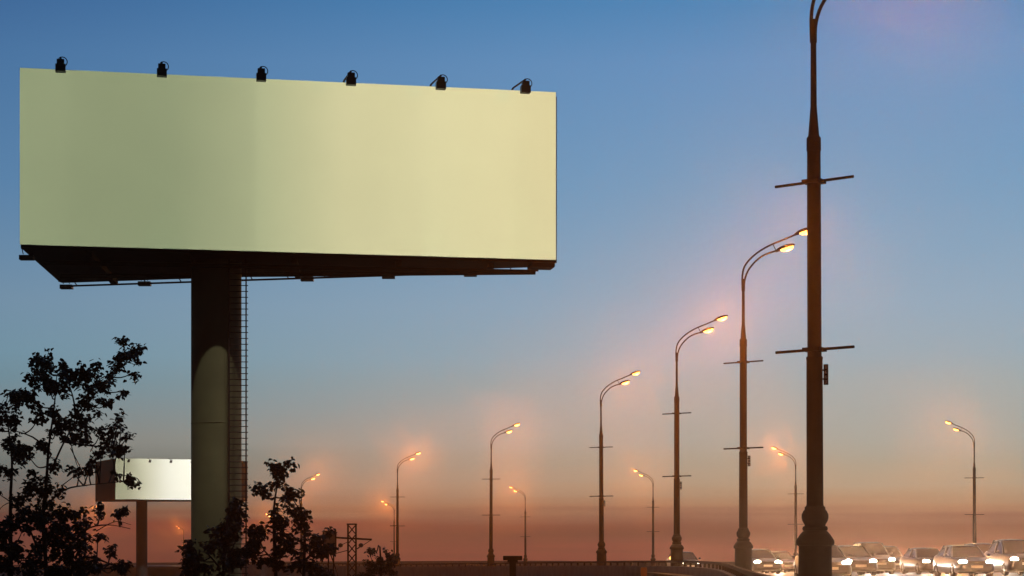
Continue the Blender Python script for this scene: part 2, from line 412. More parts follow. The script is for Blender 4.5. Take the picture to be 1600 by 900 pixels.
R_ = [(1523, 158, 'far-side lamp post standing alone at the right edge, lamps pointing left'),
      (1243.5, 191, 'far-side lamp post seen just left of the nearest post'),
      (1020.5, 238, 'far-side lamp post between the third and fourth near-side posts'),
      (821, 294, 'far-side lamp post right of the T-shaped pedestal, lamps pointing left'),
      (616, 362, 'far-side lamp post almost hidden by a near-side post, glowing left of it'),
      (431, 455, 'far-side lamp glowing through the bush right of the billboard column'),
      (287, 600, 'tiny far-side lamp post under the small lit billboard'),
      (143, 800, 'tiny distant lamp post glowing low behind the left tree')]
for px, d, lb in R_:
    lamp_post(px, d, -1, lb, FARG, 6, base=.1)

# ------------------------------------------------------------------ billboards
def flood_light(name, parent, loc, rot, D, H, spacing, power, col, edge=0):
    """flood with an asymmetric reflector: throws an even wash over the face below it"""
    ld = bpy.data.lights.new(name, 'POINT'); ld.energy = power; ld.shadow_soft_size = .03; ld.color = col
    ld.use_nodes = True; t = ld.node_tree; em = t.nodes['Emission']
    tc_ = t.nodes.new('ShaderNodeTexCoord'); sp = t.nodes.new('ShaderNodeSeparateXYZ'); t.links.new(tc_.outputs['Normal'], sp.inputs[0])
    m_ = lambda *a, **k: math_node(t, *a, **k)
    x, y, z = sp.outputs
    ys = m_('MAXIMUM', y, .02); tt = m_('DIVIDE', D, ys)
    hx = m_('MULTIPLY', x, tt); hz = m_('MULTIPLY', z, tt)
    if edge:      # end lamp: even out to the end of the face, then a soft cut-off
        hxe = m_('MULTIPLY', hx, float(edge))
        wi = m_('ADD', 1.0, m_('DIVIDE', hxe, spacing), clamp=True)
        wx = m_('MULTIPLY', wi, m_('SUBTRACT', 3.0, m_('MULTIPLY', hxe, 1.4), clamp=True))
    else:
        wx = m_('SUBTRACT', 1.0, m_('DIVIDE', m_('ABSOLUTE', hx), spacing), clamp=True)
    vt = m_('MULTIPLY', m_('SUBTRACT', 1.1, hz), 2.0, clamp=True)
    vb = m_('SUBTRACT', 1.0, m_('MULTIPLY', m_('SUBTRACT', m_('MULTIPLY', hz, -1.0), H + 2), .04), clamp=True)
    gain = m_('MINIMUM', m_('DIVIDE', m_('MULTIPLY', tt, tt), ys), ((H + 2) ** 2 + D * D) ** 1.5 / D)
    s = m_('MULTIPLY', m_('MULTIPLY', wx, m_('MULTIPLY', vt, vb)), m_('MULTIPLY', gain, m_('GREATER_THAN', y, .03)))
    t.links.new(s, em.inputs['Strength'])
    o = bpy.data.objects.new(name, ld); COL.objects.link(o); o.parent = parent; o.location = loc; o.rotation_euler = rot
    return o

def billboard(label, A, Bp, C, Dp, z0, z1, column_xy, column_r, column_base, lamps, side_closed, ladder, back_floods, arm_out=2.0, detail=True, seam_z=(), VINYL=VINYL, COLPAINT=COLPAINT):
    """A,B: front face ends (left,right); C,D: back face ends (left,right), plan points"""
    A, Bp, C, Dp = [Vector((*p, 0)) for p in (A, Bp, C, Dp)]
    base = Vector((column_xy[0], column_xy[1], column_base))
    t = thing('billboard', label, 'billboard', base)
    T = lambda v: Vector(v) - base
    u = (Bp - A).normalized(); n = Vector((u.y, -u.x, 0)); W = (Bp - A).length        # n points to the viewer
    ub = (Dp - C).normalized(); nb = Vector((-ub.y, ub.x, 0)); Wb = (Dp - C).length
    def slab(b, o, u, n, x0, x1, y0, y1, za, zb):
        vs = [o + u * x + n * y + Vector((0, 0, z)) for x in (x0, x1) for y in (y0, y1) for z in (za, zb)]
        b.add([T(v) for v in vs], [(0, 1, 3, 2), (4, 6, 7, 5), (0, 4, 5, 1), (2, 3, 7, 6), (0, 2, 6, 4), (1, 5, 7, 3)])
    # front face and its edge frame
    b = MB(); slab(b, A, u, n, .05, W - .05, -.06, 0, z0 + .05, z1 - .05); face = b.build('face_panel', VINYL, t)
    b = MB()
    slab(b, A, u, n, 0, W, -.06, .012, z1 - .05, z1); slab(b, A, u, n, 0, W, -.06, .012, z0, z0 + .05)
    slab(b, A, u, n, 0, .05, -.06, .012, z0 + .05, z1 - .05); slab(b, A, u, n, W - .05, W, -.06, .012, z0 + .05, z1 - .05)
    b.build('face_trim', VINYL, t)
    b = MB(); slab(b, A, u, n, .02, W - .02, -.35, -.063, z0 - .08, z1 - .03); b.build('face_frame', STEEL, t)
    b = MB(); slab(b, C, ub, nb, .02, Wb - .02, -.35, -.05, z0 - .08, z1 - .03); b.build('back_frame', STEEL, t)
    b = MB(); slab(b, C, ub, nb, 0, Wb, -.05, 0, z0, z1); b.build('back_panel', VINYL, t)
    # soffit under the V
    zs = z0 - .08
    i0 = A - n * .35 + u * .05; i1 = Bp - n * .35 - u * .05; i2 = Dp - nb * .35 - ub * .05; i3 = C - nb * .35 + ub * .05
    b = MB(); b.add([T(p + Vector((0, 0, z))) for z in (zs, zs + .06) for p in (i0, i1, i2, i3)], [(0, 1, 2, 3), (7, 6, 5, 4), (0, 4, 5, 1), (1, 5, 6, 2), (2, 6, 7, 3), (3, 7, 4, 0)])
    b.build('soffit', STEEL, t)
    if side_closed:
        b = MB(); c0 = A - n * .07; c1 = C - nb * .07; s = (c1 - c0).normalized(); ns = Vector((s.y, -s.x, 0))
        slab(b, c0, s, ns, .04, (c1 - c0).length - .04, -.05, 0.03, z0, z1 - .02); b.build('side_panel', STEEL, t)
    # right end box closing the narrow end
    b = MB(); c0 = Bp - n * .36; c1 = Dp - nb * .36; s = c1 - c0; L = s.length; s.normalize(); ns = Vector((s.y, -s.x, 0))
    slab(b, c0, s, ns, 0, L, -.04, .1, z0 - .02, z1 - .05); b.build('end_panel', STEEL, t)
    if detail:
        b = MB(); slab(b, Bp - u * .72, u, n, 0, .70, -.72, -.08, z0 - .20, z0 - .085); b.build('end_box', STEEL, t)
        for f in (.12, .3, .5, .7, .88):
            p = i0.lerp(i1, f); q = i3.lerp(i2, f); s = q - p; L = s.length; s.normalize(); ns = Vector((s.y, -s.x, 0))
            b = MB(); slab(b, p, s, ns, .02, L - .02, -.09, .09, zs - .16, zs - .002); b.build('cross_beam', STEEL, t)
        for f in (.12, .55):
            p = i0.lerp(i3, f) + u * .5; q = i1.lerp(i2, f) - u * .5
            b = MB().tube([T(p + Vector((0, 0, zs - .24))), T(q + Vector((0, 0, zs - .24)))], .07, 8); b.build('long_beam', STEEL, t)
        # service rail slung below the back edge
        q0 = C + nb * .3 + Vector((0, 0, z0 - .13)); q1 = Dp + nb * .3 - ub * .6 + Vector((0, 0, z0 - .13))
        MB().tube([T(q0), T(q1)], .03, 6).build('service_rail', STEEL, t)
        for k in range(13):
            p = q0.lerp(q1, (k + .3) / 13)
            MB().tube([T(p - nb * .44 + Vector((0, 0, .2))), T(p)], .018, 5).build('rail_bracket', STEEL, t)
    # column
    hgt = zs - column_base
    MB().lathe([(column_r, 0), (column_r, hgt - .003)], 40).build('column', COLPAINT, t)
    for z in seam_z:
        MB().lathe([(column_r + .001, 0), (column_r + .006, .004), (column_r + .006, .018), (column_r + .001, .022)], 40, (0, 0, z - column_base)).build('weld_seam', COLPAINT, t)
    MB().lathe([(column_r + .5, 0), (column_r + .5, .35), (column_r + .42, .4)], 32, (0, 0, -.1)).build('footing', CONC, t)
    # lamps on arms along the top edge
    sp_ = (lamps[-1][0] - lamps[0][0]) * W / (len(lamps) - 1)
    for li, (f, pw, colr) in enumerate(lamps):
        p = A + u * (f * W) + Vector((0, 0, z1 - .02)); tip = p + n * arm_out + Vector((0, 0, -.16))
        MB().tube([T(p - n * .1), T(p + Vector((0, 0, .05))), T(p + n * .12 + Vector((0, 0, .06))), T(tip + Vector((0, 0, .02)))], .028, 6).build('lamp_arm', STEEL, t)
        fx = tip + Vector((0, 0, -.27))
        rotm = Matrix((u, -n, Vector((0, 0, 1)))).transposed()
        b = MB(); b.box(T(fx), (.27, .22, .20), rotm); b.box(T(fx + n * .02 + Vector((0, 0, .165))), (.20, .18, .132), rotm)
        h = b.build('flood_housing', BLACK, t)
        lp = [fx + u * (.13 * math.cos(a) + .05) + n * .04 + Vector((0, 0, .17 + .13 * math.sin(a))) for a in [R(-60 + k * 25) for k in range(9)]]
        MB().tube([T(q) for q in lp], .014, 5).build('cable', BLACK, h)
        ez = fx - n * .118
        MB().box(T(ez), (.2, .012, .12), rotm).build('lens', FLOODL, h)
        ez = ez - n * .04
        D = (ez - p).dot(n)
        flood_light('flood_lamp', t, T(ez), rotm.to_euler(), D, z1 - z0, sp_, pw, colr, -1 if li == 0 else (1 if li == len(lamps) - 1 else 0))
    for (c, flip) in back_floods:
        p = Vector(c)
        b = MB(); b.box(T(p - Vector((0, 0, .05))), (.40, .25, .13)); b.build('under_lamp', BLACK, t)
        b = MB(); b.tube([T(p + Vector((-.1, -.02, .05))), T(p + Vector((-.1, -.3, .34)))], .014, 5); b.tube([T(p + Vector((.1, -.02, .05))), T(p + Vector((.1, -.3, .34)))], .014, 5)
        b.build('lamp_bracket', STEEL, t)
    if ladder:
        x0, x1, yy, za, zb = ladder
        for x in (x0, x1):
            MB().box(T((x, yy, (za + zb) / 2)), (.035, .06, zb - za)).build('ladder_stile', STEEL, t)
        me = MB().tube([(x0 - base.x + .0, yy - base.y, 0), (x1 - base.x + .06, yy - base.y, 0)], .013, 6).mesh('rung', STEEL)
        k = 0; z = za + .1
        while z < zb - .05:
            link('rung', me, t, (0, 0, z - base.z)); z += .172; k += 1
        k = 0; z = za + .5
        while z < zb:
            MB().tube([T((x1, yy, z)), T((x1 - .1, column_xy[1], z))], .02, 5).build('ladder_bracket', STEEL, t); z += 1.7
    return t

s1 = 55.4; dA = F / s1; s2 = 52.6; dB = F / s2
zt = EYE + (HY - 106) / s1; zb_ = EYE + (HY - 382) / s1
A = ((31 - 800) / s1, dA); Bq = ((868.5 - 800) / s2, dB)
C = (-14.37, 61.4); Dq = (1.32, 57.85)
dcol = 56.95; colx = (338 - 800) * dcol / F
lampf = [(97, 13, .60), (247, 13, .62), (399, 13, .62), (540, 13, .62), (683, 13, .62), (821, 13, .62)]
WARM = (1.0, .93, .86); GREEN = (.90, 1.0, .90)
PW = 30
fr = [.078, .254, .430, .592, .757, .915]
pw = [.55, .55, .75, 1.07, 1.14, 1.14]
cols = [GREEN, GREEN, (.94, .98, .9), WARM, WARM, WARM]
lamps = [(f, PW * p, c) for f, p, c in zip(fr, pw, cols)]
bf = []
for px, py, d in ((226, 441, 62.2), (480, 433.5, 60.8), (607, 429.5, 60.1), (735, 426, 59.4), (104, 446, 62.8), (42, 400, 55.6)):
    bf.append((P(px, d, py), False))
yl = dcol - .62
billboard('huge blank cream billboard on a thick round column with ladder', A, Bq, C, Dq, zb_, zt, (colx, dcol), .74, -4.9, lamps, False,
          ((358 - 800) * (yl - .1) / F, (384.5 - 800) * (yl - .1) / F, yl - .1, -4.4, zb_ - .1), bf, seam_z=(P(0, dcol - .74, 660).z, P(0, dcol - .74, 870).z))
# small billboard far behind
s = 12.8; dS = F / s
A2 = ((180.5 - 800) / s, dS); u2 = Vector((.94, .34)).normalized()
B2 = (A2[0] + u2.x * 15.4, A2[1] + u2.y * 15.4)
C2 = ((150 - 800) / (s * .962), dS / .962); D2 = (B2[0] + .6, B2[1] + 2.2)
zt2 = EYE + (HY - 716) / s; zb2 = EYE + (HY - 780) / s
d2 = dS + 5.0
lamps2 = [((k + .5) / 6, 24 * (.7, 1.3, 1.9, 2.2, 2.2, 2.2)[k], ((.95, 1, .72), (1, 1, .82), (1, 1, .95))[min(k, 2)]) for k in range(6)]
billboard('small bright lit billboard far behind, between the left tree and the big column', A2, B2, C2, D2, zb2, zt2, ((221.5 - 800) * d2 / F, d2), .69, -4.9, lamps2, True,
          None, [], arm_out=2.0, detail=False, VINYL=VINYL2, COLPAINT=COL2)

# ------------------------------------------------------------------ trees and bushes
def leaf_geo(b, c, size, rnd, droop=.6):
    yaw = rnd.uniform(0, 2 * math.pi); pit = -R(rnd.gauss(50, 28)) * droop; roll = R(rnd.uniform(-50, 50))
    m = Matrix.Rotation(yaw, 3, 'Z') @ Matrix.Rotation(-pit, 3, 'Y') @ Matrix.Rotation(roll, 3, 'X')
    L = size * rnd.uniform(.75, 1.25); wd = L * rnd.uniform(.32, .42); k = L * .1
    pts = [(0, 0, 0), (L * .3, wd, k), (L * .68, wd * .72, k * .7), (L, 0, -k * .6), (L * .68, -wd * .72, k * .7), (L * .3, -wd, k), (L * .45, 0, -k * .2)]
    b.add([c + m @ Vector(p) for p in pts], [(0, 6, 1), (1, 6, 2), (2, 6, 3), (3, 6, 4), (4, 6, 5), (5, 6, 0)])
def plant(name, label, cat, d, base_px, stems, clusters, leaf, lmat, seed, depth=.8, dens=1.0, ground=None, twigs=()):
    rnd = random.Random(seed); s = F / d
    bp = P(base_px, d, HY); gz = ground_z(bp.x, bp.y) if ground is None else ground
    base = Vector((bp.x, bp.y, gz - .05)); t = thing(name, label, cat, base)
    T = lambda v: v - base
    pts_all = []
    b = MB()
    for st in stems:
        off0 = rnd.uniform(-.25, .25); pl = []
        for i, (x, y) in enumerate(st):
            v = P(x, d, y); v.y += off0 * (i / max(1, len(st) - 1)) * 3; pl.append(v)
        if st[0][1] >= 899: pl[0].z = gz - .1
        pl = bez(pl); n = len(pl); r0 = .042 if st[0][1] >= 899 else .02
        b.tube([T(v) for v in pl], [max(.006, r0 * (1 - .88 * i / n)) for i in range(n)], 6)
        pts_all += pl
    tr = b.build('trunk', BARK, t)
    extra = []
    for (x, y, rx_, ry_) in clusters:       # smaller sprays of leaves around each main clump
        for k in range(1):
            a_ = rnd.uniform(0, 6.28); extra.append((x + math.cos(a_) * rx_ * 1.05, y + math.sin(a_) * ry_ * .95 + 3, rx_ * .55 + 3, ry_ * .55 + 3))
    for (x, y, rx_, ry_) in list(clusters) + extra:
        c = P(x, d, y); near = min(pts_all, key=lambda q: (q.x - c.x) ** 2 + (q.z - c.z + .1) ** 2 * .7 + (.15 if q.z > c.z else 0))
        c.y = near.y + rnd.uniform(-1, 1) * depth
        mid = near.lerp(c, .5) + Vector((0, 0, -.06 + rnd.uniform(-.05, .05)))
        bt = MB(); path_ = bez([near, mid, c]); bt.tube([T(v) for v in path_], [.014 - .009 * i / len(path_) for i in range(len(path_))], 5)
        lb = MB(); a, h = rx_ / s, ry_ / s
        cnt = int(dens * 3.14 * rx_ * ry_ / (leaf * s) ** 2 * 5.0) + 6
        # sub-twigs carrying leaves
        nt_ = max(3, int((a + h) / leaf * 1.1))
        tw = []
        for k in range(nt_):
            while True:
                q = Vector((rnd.uniform(-1, 1), rnd.uniform(-1, 1), rnd.uniform(-1, 1)))
                if q.length < 1: break
            e = c + Vector((q.x * a, q.y * (a + h) * .5, q.z * h)); st_ = c
            tw.append((st_, e)); bt.tube([T(st_), T(st_.lerp(e, .5) + Vector((0, 0, .02))), T(e)], [.006, .005, .003], 4)
        for k in range(cnt):
            st_, e = tw[rnd.randrange(nt_)]; f = rnd.uniform(.25, 1.05)
            q = st_.lerp(e, f) + Vector((0, 0, -h * .1)) + Vector((rnd.gauss(0, 1), rnd.gauss(0, 1), rnd.gauss(0, 1))) * leaf * .45
            leaf_geo(lb, T(q), leaf, rnd)
        o = lb.build('leaf_cluster', lmat, t); o['kind'] = 'stuff'
        bt.build('branch', BARK, t)
    for st in twigs:
        bt = MB(); pl = bez([P(x, d, y) for x, y in st]); bt.tube([T(v) for v in pl], [.009 - .006 * i / len(pl) for i in range(len(pl))], 5)
        bt.build('branch', BARK, t)
    return t
CL = [(12, 612, 28, 30), (20, 650, 32, 26), (42, 668, 22, 20), (85, 572, 26, 24), (105, 585, 30, 26), (130, 578, 18, 18), (90, 610, 26, 22), (118, 612, 24, 20), (150, 585, 16, 16),
      (190, 552, 18, 18), (206, 541, 12, 14), (184, 570, 15, 13), (208, 560, 12, 12), (164, 577, 14, 14), (160, 592, 10, 12), (174, 604, 11, 12), (148, 620, 16, 11), (142, 633, 10, 10), (168, 632, 14, 11), (157, 643, 9, 8),
      (62, 636, 15, 14), (88, 650, 24, 20), (115, 655, 28, 20), (110, 680, 22, 20), (140, 668, 20, 14), (162, 672, 16, 10), (178, 665, 8, 9), (152, 688, 18, 12), (65, 690, 14, 12), (8, 690, 14, 18),
      (22, 700, 24, 16), (45, 700, 14, 12), (75, 722, 12, 14), (130, 722, 10, 10), (138, 730, 18, 12), (185, 697, 16, 8), (155, 700, 10, 10), (28, 735, 18, 14), (8, 762, 16, 18), (40, 765, 22, 18),
      (60, 745, 12, 12), (75, 770, 20, 16), (20, 795, 26, 20), (50, 800, 28, 22), (90, 795, 26, 16), (118, 800, 20, 14), (140, 795, 12, 10), (105, 825, 26, 18), (65, 835, 30, 22), (20, 840, 28, 24), (15, 880, 30, 22),
      (60, 875, 34, 22), (105, 865, 26, 20), (160, 838, 12, 10), (170, 858, 14, 12), (140, 875, 18, 14), (165, 888, 18, 10), (200, 883, 18, 12), (100, 892, 30, 14), (200, 752, 9, 10), (196, 745, 7, 6), (183, 795, 10, 11), (40, 895, 30, 12), (80, 815, 22, 16), (40, 820, 22, 16), (5, 815, 18, 16), (85, 850, 24, 18), (45, 855, 26, 18), (120, 840, 16, 12), (135, 855, 14, 10), (5, 860, 20, 18), (80, 893, 26, 14), (125, 893, 18, 12)]
ST = [[(85, 900), (70, 830), (76, 760), (82, 700), (92, 640), (98, 590)], [(78, 740), (100, 690), (130, 640), (160, 600), (195, 555)], [(20, 900), (18, 800), (22, 720), (14, 640)],
      [(72, 790), (100, 765), (140, 757), (190, 752)], [(90, 880), (130, 830), (165, 820), (200, 826)], [(60, 860), (40, 800), (10, 770)], [(80, 710), (60, 685), (20, 672)], [(100, 690), (135, 695), (175, 696)], [(85, 900), (120, 880), (190, 885)], [(120, 655), (118, 620), (112, 590)]]
plant('tree', 'leafy dark young tree at the left edge in front of the billboards', 'tree', 30, 82, ST, CL, .082, LEAF, 3, dens=.95,
      twigs=[[(110, 700), (130, 740), (135, 760)], [(150, 830), (180, 815), (205, 820)], [(95, 760), (120, 740), (125, 725)], [(30, 780), (5, 790), (-5, 805)], [(110, 690), (118, 720), (128, 745)]])
C2L = [(435, 737, 18, 12), (447, 728, 9, 8), (425, 730, 9, 8), (430, 755, 18, 14), (440, 775, 12, 12), (418, 770, 10, 10), (452, 768, 12, 10), (460, 795, 20, 14), (475, 800, 14, 10), (440, 815, 24, 16), (478, 822, 14, 14), (410, 832, 20, 18),
      (445, 845, 34, 22), (490, 842, 20, 16), (505, 828, 8, 8), (505, 862, 14, 14), (425, 872, 34, 20), (470, 878, 36, 20), (400, 855, 16, 16), (430, 800, 14, 10), (390, 868, 14, 16), (500, 885, 16, 12)]
S2L = [[(436, 900), (428, 840), (427, 790), (434, 740)], [(470, 900), (474, 850), (470, 800)], [(436, 880), (410, 860), (398, 830)], [(470, 880), (495, 855), (506, 830)]]
plant('bush', 'dark leafy bush with a tall sprig just right of the billboard column', 'bush', 31, 440, S2L, C2L, .085, LEAF, 5, depth=.5, dens=1.15)
C3L = [(370, 785, 12, 10), (355, 800, 18, 14), (378, 800, 10, 10), (345, 825, 22, 16), (370, 835, 18, 16), (325, 850, 24, 18), (355, 862, 28, 20), (300, 872, 20, 16), (284, 860, 10, 8), (292, 850, 7, 6), (330, 885, 32, 16), (375, 875, 18, 18), (290, 890, 14, 12), (278, 852, 6, 5)]
S3L = [[(345, 900), (348, 850), (352, 800)], [(345, 890), (320, 865), (295, 860)], [(350, 880), (370, 840), (372, 790)]]
plant('bush', 'dark low bush in front of the foot of the billboard column', 'bush', 32, 345, S3L, C3L, .085, LEAFD, 6, depth=.5, dens=1.15)
C4L = [(582, 862, 8, 5), (600, 863, 8, 6), (612, 868, 8, 6), (595, 873, 14, 8), (612, 880, 10, 9), (585, 882, 12, 8), (600, 890, 22, 9), (577, 893, 12, 6)]
S4L = [[(598, 900), (596, 880), (590, 864)], [(598, 895), (606, 878), (610, 866)], [(598, 895), (585, 880), (580, 864)]]
plant('bush', 'small feathery bush low beside the lattice mast', 'bush', 48, 598, S4L, C4L, .085, LEAF, 8, depth=.3, dens=.9)

# ------------------------------------------------------------------ lattice mast, board, pedestal, marker
dm = 100; s = F / dm
mx = (550 - 800) / s; gz = ground_z(mx, dm)
t = thing('lattice_mast', 'dark lattice mast with a thin cross arm and two lamps', 'mast', (mx, dm, gz))
ztop = EYE + (HY - 820) / s - gz; hw = 6.2 / s
for x in (-hw, hw):
    for y in (-.2, .2): MB().box((x, y, ztop / 2), (.06, .06, ztop)).build('corner_leg', STEEL, t)
nb_ = 14
for k in range(nb_):
    za, zb3 = ztop * k / nb_, ztop * (k + 1) / nb_
    for y in (-.2, .2):
        MB().tube([(-hw, y, za), (hw, y, zb3)], .018, 5).build('brace', STEEL, t); MB().tube([(hw, y, za), (-hw, y, zb3)], .018, 5).build('brace', STEEL, t)
MB().box((0, 0, ztop + .03), (2 * hw + .1, .5, .07)).build('cap', STEEL, t)
q = lambda px, py: P(px, dm - .26, py) - Vector((mx, dm, gz))
MB().tube([q(524, 840), q(581, 843)], .05, 6).build('cross_arm', STEEL, t)
MB().tube([q(581, 843), q(558, 858)], .018, 5).build('arm_stay', STEEL, t)
MB().tube([q(543, 860), q(516, 867)], .022, 5).build('arm_stay', STEEL, t)
for px in (532, 564):
    b = MB(); c = q(px, 852); b.ell(c, (.13, .16, .12), 10, 6); b.build('lamp', BLACK, t)
    MB().tube([c, q(543 if px < 543 else 557, 847 if px < 543 else 858)], .016, 5).build('lamp_bracket', STEEL, t)
t.children[0]
dbd = 88; s = F / dbd; bx = (515 - 800) / s; gz = ground_z(bx, dbd)
t = thing('notice_board', 'dull grey board on legs between the bush and the lattice mast', 'board', (bx, dbd, gz))
zc = EYE + (HY - 847) / s - gz
b = MB(); b.box((0, 0, zc), (20 / s, .05, 34 / s)); b.build('panel', SIGNB, t)
b = MB()
b.box((0, -.03, zc + 17 / s), (21 / s, .03, .05)); b.box((0, -.03, zc - 17 / s), (21 / s, .03, .05)); b.box((-10 / s, -.03, zc), (.05, .03, 34 / s - .06)); b.box((10 / s, -.03, zc), (.05, .03, 34 / s - .06))
b.build('frame', STEEL, t)
zl = zc - 17 / s
for x in (-2 / s, 6 / s): MB().box((x, .06, zl / 2 + .2), (.06, .06, zl + .4)).build('leg', STEEL, t)
MB().tube([(-1 / s, .06, zl + .1), (11 / s, .3, zl - .9), (12 / s, .3, 0)], .03, 5).build('brace', STEEL, t)

dp = 56; s = F / dp; px_ = (801 - 800) / s; gz = ground_z(px_, dp)
t = thing('pedestal', 'T-shaped dark pedestal with a flat slab top before the parapet', 'pedestal', (px_, dp, gz))
zt3 = EYE + (HY - 868.5) / s - gz; w1 = 30 / s
b = MB(); b.add([(x * w1 / 2 * k, y * .3 * k, z) for z, k in ((zt3 - .13, .97), (zt3 - .1, 1), (zt3 - .02, 1), (zt3, .97)) for x, y in ((-1, -1), (1, -1), (1, 1), (-1, 1))],
              [(3, 2, 1, 0), (12, 13, 14, 15)] + [(i*4+k, i*4+(k+1) % 4, (i+1)*4+(k+1) % 4, (i+1)*4+k) for i in range(3) for k in range(4)])
b.build('slab', STEEL, t)
MB().box((0, 0, (zt3 - .13) / 2), (.19, .19, zt3 - .13)).build('stem', STEEL, t)
MB().box((0, 0, zt3 - .16), (.3, .26, .06)).build('bracket', STEEL, t)
MB().box((0, 0, .03), (.5, .5, .16)).build('foot', CONC, t)

# small orange plate on a stake in front of the parapet
dk = 78; s = F / dk; kx = (1006 - 800) / s; gz = ground_z(kx, dk)
t = thing('marker_plate', 'small orange framed plate low before the parapet wall', 'marker', (kx, dk, gz))
zc = EYE + (HY - 893.5) / s - gz
MB().box((0, 0, zc), (8 / s, .03, 13 / s)).build('plate', SIGNP, t)
b = MB()
b.box((0, -.02, zc + 6 / s), (8.6 / s, .02, .05)); b.box((0, -.02, zc - 6 / s), (8.6 / s, .02, .05)); b.box((-4 / s, -.02, zc), (.05, .02, 12 / s - .05)); b.box((4 / s, -.02, zc), (.05, .02, 12 / s - .05))
b.build('frame', SIGNP, t)
MB().box((0, .04, zc / 2), (.06, .05, zc)).build('stake', STEEL, t)

# ------------------------------------------------------------------ cars on the highway, headlights on
def loft(b, secs, sm=True):
    n = len(secs[0]); vs = [p for s_ in secs for p in s_]
    b.add(vs, [(i*n+k, i*n+(k+1) % n, (i+1)*n+(k+1) % n, (i+1)*n+k) for i in range(len(secs) - 1) for k in range(n)], sm)
    b.add(secs[0], [tuple(range(n - 1, -1, -1))]); b.add(secs[-1], [tuple(range(n))])
BODY = [(-2.24, .34, .60, .66), (-2.18, .26, .66, .76), (-2.02, .21, .72, .83), (-1.7, .2, .80, .87), (-1.25, .2, .86, .885), (-.85, .2, .91, .89), (0, .2, .93, .89), (.9, .2, .95, .89), (1.5, .2, .98, .875), (1.9, .22, 1.0, .85), (2.14, .28, .97, .80), (2.22, .36, .90, .72)]
def body_mesh(h=1.0, m=None):
    b = MB(); secs = []
    for y, zb4, zt4, hw_ in BODY:
        zt4 = zb4 + (zt4 - zb4) * h; H = zt4 - zb4
        half = [(.0, zb4), (hw_ * .9, zb4), (hw_ * .985, zb4 + .12 * H), (hw_, zb4 + .45 * H), (hw_ * .97, zb4 + .72 * H), (hw_ * .92, zb4 + .93 * H), (hw_ * .84, zt4), (.0, zt4 + .015)]
        secs.append([(x, y, z) for x, z in half] + [(-x, y, z) for x, z in reversed(half[1:-1])])
    loft(b, secs); return b
def cab(h, roof):
    zb5 = .2 + .7 * h; zr = roof
    # (y, z, halfwidth) of windshield base, roof front, roof rear, rear base
    return [(-.98, zb5, .76), (-.22, zr - .03, .60), (.35, zr, .61), (1.02, zr - .03, .60), (1.72, zb5 + .06, .72)]
def quad(b, pts, th=.012):
    pts = [Vector(p) for p in pts]; n_ = (pts[1] - pts[0]).cross(pts[2] - pts[0]).normalized() * th; k = len(pts)
    b.add(pts + [p + n_ for p in pts], [tuple(range(k - 1, -1, -1)), tuple(range(k, 2 * k))] + [(i, (i+1) % k, k+(i+1) % k, k+i) for i in range(k)])
BEAM = bpy.data.lights.new('headlamp_beam', 'SPOT'); BEAM.energy = 900; BEAM.color = (1, .86, .66); BEAM.spot_size = R(75); BEAM.spot_blend = 1; BEAM.shadow_soft_size = .02
